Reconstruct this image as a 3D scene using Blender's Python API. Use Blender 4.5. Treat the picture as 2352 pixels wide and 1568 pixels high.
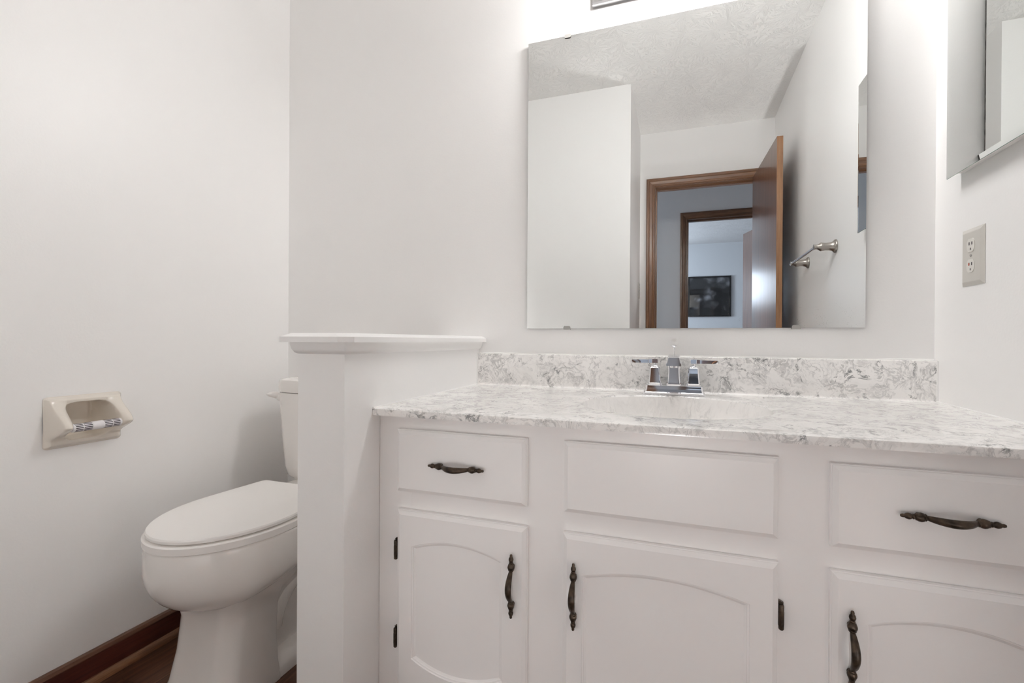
import bpy, bmesh, math, random
from mathutils import Vector, Matrix
for o in list(bpy.data.objects): bpy.data.objects.remove(o)
SC = bpy.context.scene
COL = SC.collection
PI = math.pi
random.seed(4)

# ------------------------------------------------------------------ camera
cd = bpy.data.cameras.new('camera'); cam = bpy.data.objects.new('camera', cd); COL.objects.link(cam)
cd.sensor_width = 36.0; cd.lens = 1090.35 * 36.0 / 2352.0; cd.clip_start = 0.02
_y, _p, _r = .3376, -.0028, .0058
fw = Vector((-math.sin(_y)*math.cos(_p), math.cos(_y)*math.cos(_p), math.sin(_p)))
r0 = Vector((math.cos(_y), math.sin(_y), 0)); u0 = r0.cross(fw)
rr = r0*math.cos(_r) + u0*math.sin(_r); uu = -r0*math.sin(_r) + u0*math.cos(_r)
M = Matrix((rr, uu, -fw)).transposed().to_4x4(); M.translation = Vector((.8709, -1.4544, .8927))
cam.matrix_world = M
SC.camera = cam

# ------------------------------------------------------------------ world, light level
wd = bpy.data.worlds.new('world'); SC.world = wd; wd.use_nodes = True
wd.node_tree.nodes['Background'].inputs[0].default_value = (.55, .68, .9, 1)
wd.node_tree.nodes['Background'].inputs[1].default_value = 1.0
SC.view_settings.view_transform = 'Standard'; SC.view_settings.look = 'None'
SC.view_settings.gamma = 1; SC.view_settings.use_curve_mapping = False
SC.view_settings.exposure = 0.30
BULB = 80.0            # emission of the vanity globes
SC.cycles.max_bounces = 16; SC.cycles.diffuse_bounces = 14; SC.cycles.glossy_bounces = 8
SC.cycles.caustics_reflective = False; SC.cycles.caustics_refractive = False
SC.cycles.sample_clamp_indirect = 6

def area_light(name, loc, target, sx, sy, power, col):
    l = bpy.data.lights.new(name, 'AREA'); l.shape = 'RECTANGLE'; l.size = sx; l.size_y = sy
    l.energy = power; l.color = col
    o = bpy.data.objects.new(name, l); COL.objects.link(o); o.location = loc
    o.rotation_euler = (Vector(target)-Vector(loc)).to_track_quat('-Z', 'Y').to_euler()
    return o
# daylight coming in at the bedroom windows beyond the hall, plus a hall fill
area_light('bedroom_daylight', (.36, -6.36, 1.67), (.5, -3.0, 1.3), .8, .48, 6.5, (.72, .84, 1))
area_light('hall_fill', (-2.42, -2.70, 1.0), (1.0, -2.75, 1.0), .7, 1.2, 12, (.80, .88, 1))  # unseen lamp added at the hall end to brighten its wall
area_light('bedroom_side_daylight', (-1.3, -4.9, 1.5), (3, -5.2, 1.2), 1.0, 1.1, 68, (.72, .84, 1))

# unseen fill spots added to brighten cabinet fronts, most bounced off ceiling and walls
def spot(name, loc, target, ang, power, col, r=.06):
    l = bpy.data.lights.new(name, 'SPOT'); l.energy = power; l.color = col
    l.spot_size = math.radians(ang); l.spot_blend = .6; l.shadow_soft_size = r
    o = bpy.data.objects.new(name, l); COL.objects.link(o); o.location = loc
    o.rotation_euler = (Vector(target)-Vector(loc)).to_track_quat('-Z', 'Y').to_euler()
spot('fill_entry_ceiling', (1.08, -1.80, .30), (1.0, -1.72, 2.39), 62, 36, (1, .99, .98))
spot('fill_right_wall', (1.00, -1.25, .10), (1.468, -1.36, .38), 54, 140, (1, .985, .97))
spot('fill_vanity', (.86, -2.02, .44), (.80, -.56, .40), 46, 9.5, (1, .98, .965), .05)
spot('fill_closet_wall_high', (.10, -.93, .10), (-.32, -1.404, 1.20), 34, 15, (1, .99, .98))
spot('fill_closet_wall_low', (.60, -.93, .10), (.26, -1.404, .46), 58, 15, (1, .985, .97))

# ------------------------------------------------------------------ dimensions (metres)
XL, XP, XR, C = -.562, .246, 1.468, 2.39     # left wall, partition face, right wall, ceiling
AX, AY, W = .600, -1.404, -2.136             # closet corner, door wall
HY, BY = -3.166, -6.416                      # hall far wall, bedroom far wall
H = .744                                     # counter height at its front edge

# ------------------------------------------------------------------ materials
def mat(name):
    m = bpy.data.materials.new(name); m.use_nodes = True
    n = m.node_tree.nodes; return m, n, m.node_tree.links, n['Principled BSDF']
def N(n, t, **k):
    x = n.new(t)
    for a, b in k.items(): setattr(x, a, b)
    return x
def setv(node, **k):
    for a, b in k.items(): node.inputs[a.replace('_', ' ')].default_value = b
def ramp(n, stops):
    r = n.new('ShaderNodeValToRGB'); e = r.color_ramp.elements
    while len(e) < len(stops): e.new(.5)
    for i, (p, c) in enumerate(stops):
        e[i].position = p; e[i].color = (*c, 1) if len(c) == 3 else c
    return r
def simple(name, col, rough=.4, metal=0., bump=0., bscale=200., coat=0., spec=.5, vary=0.):
    m, n, l, b = mat(name)
    setv(b, Base_Color=(*col, 1), Roughness=rough, Metallic=metal)
    b.inputs['Coat Weight'].default_value = coat; b.inputs['Coat Roughness'].default_value = .05
    b.inputs['Specular IOR Level'].default_value = spec
    tc = N(n, 'ShaderNodeTexCoord')
    nz = N(n, 'ShaderNodeTexNoise'); setv(nz, Scale=bscale, Detail=3.)
    l.new(tc.outputs['Object'], nz.inputs['Vector'])
    if bump:
        bp = N(n, 'ShaderNodeBump'); setv(bp, Strength=bump, Distance=.001)
        l.new(nz.outputs['Fac'], bp.inputs['Height']); l.new(bp.outputs['Normal'], b.inputs['Normal'])
    if vary:
        n2 = N(n, 'ShaderNodeTexNoise'); setv(n2, Scale=bscale*.25, Detail=4.)
        l.new(tc.outputs['Object'], n2.inputs['Vector'])
        r = ramp(n, [(.35, tuple(c*(1-vary) for c in col)), (.65, tuple(min(1, c*(1+vary)) for c in col))])
        l.new(n2.outputs['Fac'], r.inputs['Fac']); l.new(r.outputs['Color'], b.inputs['Base Color'])
    return m
WALL = simple('wall_paint', (.905, .90, .895), .40, bump=.18, bscale=160)
HALLW = simple('hall_paint', (.87, .88, .89), .6, bump=.15, bscale=160)
TRIMW = simple('white_trim_paint', (.91, .905, .90), .32, bump=.05, bscale=120)
CABW = simple('cabinet_paint', (.905, .89, .885), .34, bump=.05, bscale=90)
PORC = simple('porcelain', (.85, .825, .80), .1, coat=.4)
SEATM = simple('toilet_seat_plastic', (.90, .88, .86), .28)
BONE = simple('bone_ceramic', (.74, .69, .62), .1, coat=.5)
ROLL = simple('white_plastic', (.80, .78, .80), .35)
SLOT = simple('dark_slot', (.03, .02, .03), .6)
CHROME = simple('chrome', (.86, .86, .88), .05, 1.)
NICKEL = simple('brushed_nickel', (.42, .39, .36), .28, 1., bump=.05, bscale=400)
BRONZE = simple('antique_bronze', (.055, .038, .026), .36, .65, bump=.25, bscale=300, vary=.55)
PLATE = simple('outlet_plate_plastic', (.60, .58, .54), .3)
SOCK = simple('outlet_socket_plastic', (.72, .70, .66), .3)
REDB = simple('red_plastic', (.42, .09, .05), .4)
CAULK = simple('white_caulk', (.88, .87, .86), .35)
STEEL = simple('clip_plastic', (.40, .39, .37), .25)
BLACK = simple('black_frame', (.006, .006, .007), .25)
MEDGE = simple('mirror_edge', (.10, .09, .085), .4, .3, vary=.8, bscale=300)
GEDGE = simple('glass_edge', (.22, .33, .29), .1, .2)
CABENAMEL = simple('white_enamel', (.80, .785, .77), .3)
DARK = simple('dark_wood_shadow', (.03, .01, .008), .5)

def wood(name, dark, mid, light, axis, rough=.32, scale=1., coat=.2):
    """axis: 0/1/2 = direction of the grain"""
    m, n, l, b = mat(name)
    tc = N(n, 'ShaderNodeTexCoord'); mp = N(n, 'ShaderNodeMapping')
    s = [46*scale]*3; s[axis] = 2.2*scale; mp.inputs['Scale'].default_value = s
    l.new(tc.outputs['Object'], mp.inputs['Vector'])
    n1 = N(n, 'ShaderNodeTexNoise'); setv(n1, Scale=1., Detail=5., Roughness=.6, Distortion=.6)
    l.new(mp.outputs['Vector'], n1.inputs['Vector'])
    n2 = N(n, 'ShaderNodeTexNoise'); setv(n2, Scale=5., Detail=3., Roughness=.7)
    l.new(mp.outputs['Vector'], n2.inputs['Vector'])
    mx = N(n, 'ShaderNodeMath', operation='MULTIPLY_ADD'); mx.inputs[1].default_value = .45
    l.new(n2.outputs['Fac'], mx.inputs[0])
    m2 = N(n, 'ShaderNodeMath', operation='MULTIPLY'); m2.inputs[1].default_value = .6
    l.new(n1.outputs['Fac'], m2.inputs[0]); l.new(m2.outputs[0], mx.inputs[2])
    r = ramp(n, [(.36, dark), (.52, mid), (.68, light)])
    l.new(mx.outputs[0], r.inputs['Fac']); l.new(r.outputs['Color'], b.inputs['Base Color'])
    setv(b, Roughness=rough); b.inputs['Coat Weight'].default_value = coat; b.inputs['Coat Roughness'].default_value = .2
    bp = N(n, 'ShaderNodeBump'); setv(bp, Strength=.12, Distance=.001)
    l.new(n2.outputs['Fac'], bp.inputs['Height']); l.new(bp.outputs['Normal'], b.inputs['Normal'])
    return m
OAKC = ((.080, .034, .016), (.170, .078, .036), (.27, .138, .070))
OAK_X = wood('stained_oak_along_x', *OAKC, 0)
OAK_Z = wood('stained_oak_along_z', *OAKC, 2)
DOORM = wood('door_veneer', (.075, .030, .016), (.125, .052, .027), (.17, .078, .042), 2, rough=.30, coat=.3)
EDGEW = wood('door_edge_wood', (.22, .105, .045), (.30, .15, .07), (.38, .20, .10), 2)
BASEM = wood('dark_baseboard_wood', (.040, .008, .005), (.060, .013, .008), (.085, .022, .012), 1, rough=.38, coat=.1)
CAPM = wood('baseboard_cap_wood', (.055, .020, .010), (.10, .042, .022), (.14, .065, .035), 1, rough=.35)
SHOEM = wood('shoe_moulding_wood', (.06, .020, .009), (.17, .075, .034), (.25, .125, .06), 1)

def floor_mat():
    m, n, l, b = mat('wood_plank_floor')
    tc = N(n, 'ShaderNodeTexCoord'); mp = N(n, 'ShaderNodeMapping'); mp.inputs['Rotation'].default_value = (0, 0, PI/2)
    l.new(tc.outputs['Object'], mp.inputs['Vector'])
    br = N(n, 'ShaderNodeTexBrick'); br.offset = .37
    setv(br, Scale=1., Mortar_Size=.0012, Brick_Width=.62, Row_Height=.10, Bias=0.)
    br.inputs['Color1'].default_value = (.2, .2, .2, 1); br.inputs['Color2'].default_value = (.9, .9, .9, 1); br.inputs['Mortar'].default_value = (0, 0, 0, 1)
    l.new(mp.outputs['Vector'], br.inputs['Vector'])
    m2 = N(n, 'ShaderNodeMapping'); m2.inputs['Scale'].default_value = (3.2, 42, 1)
    ad = N(n, 'ShaderNodeVectorMath', operation='ADD'); l.new(mp.outputs['Vector'], ad.inputs[0])
    sc = N(n, 'ShaderNodeVectorMath', operation='SCALE'); sc.inputs['Scale'].default_value = 3.; l.new(br.outputs['Color'], sc.inputs[0])
    l.new(sc.outputs[0], ad.inputs[1]); l.new(ad.outputs[0], m2.inputs['Vector'])
    nz = N(n, 'ShaderNodeTexNoise'); setv(nz, Scale=1., Detail=6., Roughness=.65, Distortion=1.2); l.new(m2.outputs['Vector'], nz.inputs['Vector'])
    r = ramp(n, [(.30, (.030, .010, .005)), (.5, (.085, .034, .016)), (.72, (.17, .075, .036))]); l.new(nz.outputs['Fac'], r.inputs['Fac'])
    mx = N(n, 'ShaderNodeMix', data_type='RGBA', blend_type='MULTIPLY'); mx.inputs['Factor'].default_value = .55
    l.new(r.outputs['Color'], mx.inputs['A'])
    r2 = ramp(n, [(0, (.05, .03, .02)), (.2, (.62, .62, .62)), (.9, (1, 1, 1))]); l.new(br.outputs['Color'], r2.inputs['Fac'])
    l.new(r2.outputs['Color'], mx.inputs['B']); l.new(mx.outputs['Result'], b.inputs['Base Color'])
    setv(b, Roughness=.36)
    return m
FLOOR = floor_mat()

def ceiling_mat():
    m, n, l, b = mat('brushed_ceiling_texture')
    setv(b, Base_Color=(.87, .862, .85, 1), Roughness=.6)
    tc = N(n, 'ShaderNodeTexCoord'); mp = N(n, 'ShaderNodeMapping'); mp.inputs['Scale'].default_value = (5.5, 5.5, 0)
    l.new(tc.outputs['Object'], mp.inputs['Vector'])
    dn = N(n, 'ShaderNodeTexNoise'); setv(dn, Scale=2.5, Detail=2.); l.new(mp.outputs['Vector'], dn.inputs['Vector'])
    dm = N(n, 'ShaderNodeVectorMath', operation='MULTIPLY_ADD'); dm.inputs[1].default_value = (.35, .35, 0)
    l.new(dn.outputs['Color'], dm.inputs[0]); l.new(mp.outputs['Vector'], dm.inputs[2])
    vo = N(n, 'ShaderNodeTexVoronoi', voronoi_dimensions='2D'); setv(vo, Scale=1.)
    l.new(dm.outputs[0], vo.inputs['Vector'])
    df = N(n, 'ShaderNodeVectorMath', operation='SUBTRACT'); l.new(dm.outputs[0], df.inputs[0]); l.new(vo.outputs['Position'], df.inputs[1])
    sp = N(n, 'ShaderNodeSeparateXYZ'); l.new(df.outputs[0], sp.inputs[0])
    at = N(n, 'ShaderNodeMath', operation='ARCTAN2'); l.new(sp.outputs[1], at.inputs[0]); l.new(sp.outputs[0], at.inputs[1])
    cb = N(n, 'ShaderNodeCombineXYZ')
    ma = N(n, 'ShaderNodeMath', operation='MULTIPLY'); ma.inputs[1].default_value = 9.; l.new(at.outputs[0], ma.inputs[0]); l.new(ma.outputs[0], cb.inputs[0])
    md = N(n, 'ShaderNodeMath', operation='MULTIPLY'); md.inputs[1].default_value = 4.; l.new(vo.outputs['Distance'], md.inputs[0]); l.new(md.outputs[0], cb.inputs[1])
    sc = N(n, 'ShaderNodeSeparateColor'); l.new(vo.outputs['Color'], sc.inputs[0])
    mz = N(n, 'ShaderNodeMath', operation='MULTIPLY'); mz.inputs[1].default_value = 40.; l.new(sc.outputs[0], mz.inputs[0]); l.new(mz.outputs[0], cb.inputs[2])
    nz = N(n, 'ShaderNodeTexNoise'); setv(nz, Scale=1., Detail=3., Roughness=.6); l.new(cb.outputs[0], nz.inputs['Vector'])
    rp = ramp(n, [(.50, (0, 0, 0)), (.55, (1, 1, 1)), (.60, (0, 0, 0))]); l.new(nz.outputs['Fac'], rp.inputs['Fac'])
    fn = N(n, 'ShaderNodeTexNoise'); setv(fn, Scale=90., Detail=3.); l.new(tc.outputs['Object'], fn.inputs['Vector'])
    fm = N(n, 'ShaderNodeMath', operation='MULTIPLY_ADD'); fm.inputs[1].default_value = .5; l.new(fn.outputs['Fac'], fm.inputs[0]); l.new(rp.outputs['Color'], fm.inputs[2])
    bp = N(n, 'ShaderNodeBump'); setv(bp, Strength=.5, Distance=.005)
    l.new(fm.outputs[0], bp.inputs['Height']); l.new(bp.outputs['Normal'], b.inputs['Normal'])
    return m
CEIL = ceiling_mat()

def marble_mat(name='cultured_marble', k=1., stretch=None):
    m, n, l, b = mat(name)
    tc = N(n, 'ShaderNodeTexCoord')
    if stretch:
        mp = N(n, 'ShaderNodeMapping'); mp.inputs['Scale'].default_value = stretch; l.new(tc.outputs['Object'], mp.inputs['Vector'])
        class _T: outputs = {'Object': mp.outputs['Vector']}
        tc = _T
    d1 = N(n, 'ShaderNodeTexNoise'); setv(d1, Scale=9., Detail=3., Roughness=.55); l.new(tc.outputs['Object'], d1.inputs['Vector'])
    w1 = N(n, 'ShaderNodeVectorMath', operation='MULTIPLY_ADD'); w1.inputs[1].default_value = (.16, .16, .16)
    l.new(d1.outputs['Color'], w1.inputs[0]); l.new(tc.outputs['Object'], w1.inputs[2])
    d2 = N(n, 'ShaderNodeTexNoise'); setv(d2, Scale=52., Detail=4., Roughness=.65); l.new(w1.outputs[0], d2.inputs['Vector'])
    w2 = N(n, 'ShaderNodeVectorMath', operation='MULTIPLY_ADD'); w2.inputs[1].default_value = (.03, .03, .03)
    l.new(d2.outputs['Color'], w2.inputs[0]); l.new(w1.outputs[0], w2.inputs[2])
    def vein(scale, width, detail):
        v = N(n, 'ShaderNodeTexNoise'); setv(v, Scale=scale, Detail=detail, Roughness=.6); l.new(w2.outputs[0], v.inputs['Vector'])
        s = N(n, 'ShaderNodeMath', operation='SUBTRACT'); s.inputs[1].default_value = .5; l.new(v.outputs['Fac'], s.inputs[0])
        a = N(n, 'ShaderNodeMath', operation='ABSOLUTE'); l.new(s.outputs[0], a.inputs[0])
        r = ramp(n, [(0, (1, 1, 1)), (width, (0, 0, 0))]); l.new(a.outputs[0], r.inputs['Fac'])
        return r
    def mask(scale, lo, hi):
        v = N(n, 'ShaderNodeTexNoise'); setv(v, Scale=scale, Detail=4., Roughness=.6); l.new(w1.outputs[0], v.inputs['Vector'])
        r = ramp(n, [(lo, (0, 0, 0)), (hi, (1, 1, 1))]); l.new(v.outputs['Fac'], r.inputs['Fac']); return r
    def mul(a, b_, k=1.):
        x = N(n, 'ShaderNodeMath', operation='MULTIPLY'); l.new(a.outputs[0], x.inputs[0]); l.new(b_.outputs[0], x.inputs[1])
        y = N(n, 'ShaderNodeMath', operation='MULTIPLY'); y.inputs[1].default_value = k; l.new(x.outputs[0], y.inputs[0]); return y
    def mixc(prev, fac, col):
        x = N(n, 'ShaderNodeMix', data_type='RGBA'); l.new(fac.outputs[0], x.inputs['Factor'])
        if isinstance(prev, tuple): x.inputs['A'].default_value = (*prev, 1)
        else: l.new(prev.outputs['Result'], x.inputs['A'])
        x.inputs['B'].default_value = (*col, 1); return x
    cloud = mask(14, .42, .68)
    one = N(n, 'ShaderNodeMath', operation='ADD'); one.inputs[0].default_value = .55; one.inputs[1].default_value = 0
    c = mixc((.93, .915, .90), mul(cloud, one), (.80, .79, .775))
    c = mixc(c, mul(vein(20, .045, 3.), mask(10, .40, .58), .62*k), (.36, .355, .35))
    c = mixc(c, mul(vein(46, .05, 4.), mask(17, .42, .60), .6*k), (.33, .325, .33))
    c = mixc(c, mul(vein(32, .05, 5.), mask(24, .54, .63), .95*k), (.10, .105, .11))
    l.new(c.outputs['Result'], b.inputs['Base Color'])
    setv(b, Roughness=.2); b.inputs['Coat Weight'].default_value = .5; b.inputs['Coat Roughness'].default_value = .2
    return m
MARBLE = marble_mat()
BASIN = marble_mat('basin_marble', .22, (1., 1., .25))

def mirror_mat(name, tint, speck=False):
    m, n, l, b = mat(name)
    setv(b, Base_Color=(*tint, 1), Metallic=1., Roughness=.0)
    if speck:                                   # dried splash marks low on the glass
        tc = N(n, 'ShaderNodeTexCoord'); sp = N(n, 'ShaderNodeSeparateXYZ'); l.new(tc.outputs['Object'], sp.inputs[0])
        vo = N(n, 'ShaderNodeTexVoronoi'); setv(vo, Scale=330.); l.new(tc.outputs['Object'], vo.inputs['Vector'])
        lt = N(n, 'ShaderNodeMath', operation='LESS_THAN'); lt.inputs[1].default_value = .16; l.new(vo.outputs['Distance'], lt.inputs[0])
        nz = N(n, 'ShaderNodeTexNoise'); setv(nz, Scale=30., Detail=3.); l.new(tc.outputs['Object'], nz.inputs['Vector'])
        r = ramp(n, [(.5, (0, 0, 0)), (.62, (1, 1, 1))]); l.new(nz.outputs['Fac'], r.inputs['Fac'])
        gz = N(n, 'ShaderNodeMapRange'); gz.inputs[1].default_value = 1.02; gz.inputs[2].default_value = .935; l.new(sp.outputs[2], gz.inputs[0])
        gx = N(n, 'ShaderNodeMapRange'); gx.inputs[1].default_value = .92; gx.inputs[2].default_value = 1.05; l.new(sp.outputs[0], gx.inputs[0])
        k = None
        for q in (lt.outputs[0], r.outputs[0], gz.outputs[0], gx.outputs[0]):
            if k is None: k = q; continue
            x = N(n, 'ShaderNodeMath', operation='MULTIPLY'); l.new(k, x.inputs[0]); l.new(q, x.inputs[1]); k = x.outputs[0]
        d = N(n, 'ShaderNodeBsdfDiffuse'); d.inputs[0].default_value = (.75, .74, .72, 1)
        ms = N(n, 'ShaderNodeMixShader'); kk = N(n, 'ShaderNodeMath', operation='MULTIPLY'); kk.inputs[1].default_value = .55
        l.new(k, kk.inputs[0]); l.new(kk.outputs[0], ms.inputs[0]); l.new(b.outputs[0], ms.inputs[1]); l.new(d.outputs[0], ms.inputs[2])
        l.new(ms.outputs[0], n['Material Output'].inputs[0])
    return m
MIRROR = mirror_mat('silvered_mirror', (.88, .895, .89), True)
MIRROR2 = mirror_mat('cabinet_mirror', (.86, .88, .87))

def emit(name, col, s):
    m = bpy.data.materials.new(name); m.use_nodes = True; n = m.node_tree.nodes; n.clear()
    e = n.new('ShaderNodeEmission'); e.inputs[0].default_value = (*col, 1); e.inputs[1].default_value = s
    o = n.new('ShaderNodeOutputMaterial'); m.node_tree.links.new(e.outputs[0], o.inputs[0]); return m
GLOBE = emit('lit_globe', (1, .99, .975), BULB)
PANE = emit('bright_window_pane', (.75, .86, 1), 1.5)

def art_mat():
    m, n, l, b = mat('dark_floral_print')
    tc = N(n, 'ShaderNodeTexCoord'); sp = N(n, 'ShaderNodeSeparateXYZ'); l.new(tc.outputs['Object'], sp.inputs[0])
    dn = N(n, 'ShaderNodeTexNoise'); setv(dn, Scale=7., Detail=2.); l.new(tc.outputs['Object'], dn.inputs['Vector'])
    w = N(n, 'ShaderNodeVectorMath', operation='MULTIPLY_ADD'); w.inputs[1].default_value = (.12, 0, .12); l.new(dn.outputs['Color'], w.inputs[0]); l.new(tc.outputs['Object'], w.inputs[2])
    vo = N(n, 'ShaderNodeTexVoronoi', feature='SMOOTH_F1'); setv(vo, Scale=11., Smoothness=.4); l.new(w.outputs[0], vo.inputs['Vector'])
    r = ramp(n, [(.05, (.30, .30, .32)), (.5, (.06, .06, .065)), (.75, (.008, .008, .009))]); l.new(vo.outputs['Distance'], r.inputs['Fac'])
    ng = N(n, 'ShaderNodeTexNoise'); setv(ng, Scale=4., Detail=2.); l.new(tc.outputs['Object'], ng.inputs['Vector'])
    r2 = ramp(n, [(.46, (.012, .012, .013)), (.6, (1, 1, 1))]); l.new(ng.outputs['Fac'], r2.inputs['Fac'])
    mx = N(n, 'ShaderNodeMix', data_type='RGBA', blend_type='MULTIPLY'); mx.inputs['Factor'].default_value = 1.
    l.new(r.outputs['Color'], mx.inputs['A']); l.new(r2.outputs['Color'], mx.inputs['B']); l.new(mx.outputs['Result'], b.inputs['Base Color'])
    setv(b, Roughness=.5); b.inputs['Coat Weight'].default_value = 1.; b.inputs['Coat Roughness'].default_value = .01
    return m
ART = art_mat()

# ------------------------------------------------------------------ mesh helpers
def obj(name, bm, m, parent=None, smooth=False, label=None, angle=35):
    bmesh.ops.recalc_face_normals(bm, faces=bm.faces[:])
    me = bpy.data.meshes.new(name); bm.to_mesh(me); bm.free()
    for x in (m if isinstance(m, (list, tuple)) else [m]): me.materials.append(x)
    o = bpy.data.objects.new(name, me); COL.objects.link(o)
    if parent: o.parent = parent; o.matrix_parent_inverse = Matrix.Translation(-parent.matrix_world.translation) if False else Matrix()
    if smooth:
        for p in me.polygons: p.use_smooth = True
        try: me.set_sharp_from_angle(angle=math.radians(angle))
        except Exception: pass
    if label: o['label'] = label
    return o
def thing(name, label, cat, group=None):
    o = bpy.data.objects.new(name, None); COL.objects.link(o); o['label'] = label; o['category'] = cat
    if group: o['group'] = group
    return o
def tag(o, label, cat, group=None):
    o['label'] = label; o['category'] = cat
    if group: o['group'] = group
    return o
def struct(o): o['kind'] = 'structure'; return o
def box(bm, x0, x1, y0, y1, z0, z1, mi=0, bev=0., seg=2):
    v = [bm.verts.new((x, y, z)) for x in (x0, x1) for y in (y0, y1) for z in (z0, z1)]
    fs = []
    for a in ((0, 1, 3, 2), (4, 6, 7, 5), (0, 4, 5, 1), (2, 3, 7, 6), (0, 2, 6, 4), (1, 5, 7, 3)):
        f = bm.faces.new([v[i] for i in a]); f.material_index = mi; fs.append(f)
    if bev:
        ed = list({e for f in fs for e in f.edges})
        bmesh.ops.bevel(bm, geom=ed, offset=bev, segments=seg, profile=.5, affect='EDGES')
    return fs
def ring_bridge(bm, rings, closed=True, cap0=False, cap1=False, mi=0):
    vs = [[bm.verts.new(p) for p in r] for r in rings]
    n = len(vs[0])
    for a, b in zip(vs[:-1], vs[1:]):
        for i in range(n if closed else n-1):
            j = (i+1) % n
            f = bm.faces.new((a[i], a[j], b[j], b[i])); f.material_index = mi
    if cap0: bm.faces.new(list(reversed(vs[0]))).material_index = mi
    if cap1: bm.faces.new(vs[-1]).material_index = mi
    return vs
def lathe(bm, prof, base, axis, seg=24, cap=True, mi=0):
    """prof = [(radius, distance along axis)]"""
    ax = Vector(axis).normalized(); t = Vector((0, 0, 1)) if abs(ax.z) < .9 else Vector((1, 0, 0))
    u = ax.cross(t).normalized(); v = ax.cross(u); b = Vector(base)
    rings = [[b + ax*d + (u*math.cos(2*PI*i/seg) + v*math.sin(2*PI*i/seg))*max(r, 1e-5) for i in range(seg)] for r, d in prof]
    return ring_bridge(bm, rings, True, cap, cap, mi)
def tube(bm, pts, rad, seg=12, flat=1., up=(0, 0, 1)):
    rings = []
    for i, p in enumerate(pts):
        p = Vector(p); a = Vector(pts[max(i-1, 0)]); c = Vector(pts[min(i+1, len(pts)-1)])
        d = (c-a).normalized(); u = d.cross(Vector(up)).normalized(); v = u.cross(d)
        r = rad[i] if isinstance(rad, (list, tuple)) else rad
        rings.append([p + u*math.cos(2*PI*k/seg)*r*flat + v*math.sin(2*PI*k/seg)*r for k in range(seg)])
    ring_bridge(bm, rings, True, True, True)
def ss(a, b, x):
    t = min(1, max(0, (x-a)/(b-a))); return t*t*(3-2*t)
def B(): return bmesh.new()
def boxo(name, m, parent, *a, **k):
    bm = B(); box(bm, *a, **k); return obj(name, bm, m, parent)

# ------------------------------------------------------------------ room shell
T = .1
struct(boxo('floor', FLOOR, None, -2.6, 3.6, BY-T, T, -.05, 0))
struct(boxo('ceiling', CEIL, None, -2.6, 3.6, BY-T, T, C, C+.05))
struct(boxo('wall_back', WALL, None, XL-T, XR+T, 0, T, 0, C))
bm = B()                                       # left wall, with the niche of the paper holder cut out
hy0, hy1, hz0, hz1 = -.734, -.610, .634, .736
for y0, y1, z0, z1 in ((AY, hy0, 0, C), (hy1, 0, 0, C), (hy0, hy1, 0, hz0), (hy0, hy1, hz1, C)):
    v = [bm.verts.new((XL, *p)) for p in ((y0, z0), (y1, z0), (y1, z1), (y0, z1))]; bm.faces.new(v)
d = XL-.09
for a, b_ in (((hy0, hz0), (hy1, hz0)), ((hy1, hz0), (hy1, hz1)), ((hy1, hz1), (hy0, hz1)), ((hy0, hz1), (hy0, hz0))):
    bm.faces.new([bm.verts.new(p) for p in ((XL, *a), (XL, *b_), (d, *b_), (d, *a))])
bm.faces.new([bm.verts.new((d, *p)) for p in ((hy0, hz0), (hy1, hz0), (hy1, hz1), (hy0, hz1))])
v = [bm.verts.new((XL-T, *p)) for p in ((AY, 0), (0, 0), (0, C), (AY, C))]; bm.faces.new(v)
bmesh.ops.remove_doubles(bm, verts=bm.verts[:], dist=1e-5)
struct(obj('wall_left', bm, WALL))
struct(boxo('wall_right', WALL, None, XR, XR+T, W-.11, 0, 0, C))
struct(boxo('wall_front', WALL, None, XL-T, AX, AY-T, AY, 0, C))
struct(boxo('wall_entry', WALL, None, AX-T, AX, W-.11, AY-T, 0, C))
DX0, DX1, DH = .706, 1.372, 1.998             # bathroom doorway
def wall_with_door(name, y0, y1, x0, x1, dx0, dx1, dh, m):
    bm = B(); box(bm, x0, dx0, y0, y1, 0, C); box(bm, dx1, x1, y0, y1, 0, C); box(bm, dx0, dx1, y0, y1, dh, C)
    return struct(obj(name, bm, m))
wall_with_door('wall_door', W-.11, W, AX, XR, DX0-.018, DX1+.018, DH+.018, WALL)
struct(boxo('wall_hall_near', HALLW, None, -2.5, AX-T, W-.11, W-.05, 0, C))
struct(boxo('wall_hall_near_right', HALLW, None, XR+T, 3.5, W-.11, W-.05, 0, C))
EX0, EX1, EH = .940, 1.70, 1.998              # bedroom doorway
wall_with_door('wall_hall', HY-.11, HY, -2.5, 3.5, EX0-.018, EX1+.018, EH+.018, HALLW)
struct(boxo('wall_hall_end', HALLW, None, -2.6, -2.5, HY-.11, W-.05, 0, C))
struct(boxo('wall_hall_end_right', HALLW, None, 3.5, 3.6, HY-.11, W-.05, 0, C))
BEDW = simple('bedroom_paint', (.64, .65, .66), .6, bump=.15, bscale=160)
struct(boxo('wall_bedroom_back', BEDW, None, -1.5, 3.5, BY-T, BY, 0, C))
struct(boxo('wall_bedroom_left', BEDW, None, -1.6, -1.5, BY-T, HY-.11, 0, C))
struct(boxo('wall_bedroom_right', BEDW, None, 3.5, 3.6, BY-T, HY-.11, 0, C))

# bedroom window in the far wall, left of the picture
wn = struct(boxo('window_1', TRIMW, None, -.15, .87, BY, BY+.03, 1.36, 1.98))
for a, b_ in ((-.09, .345), (.375, .81)): boxo('window_pane', PANE, wn, a, b_, BY+.031, BY+.036, 1.42, 1.92)

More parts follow.
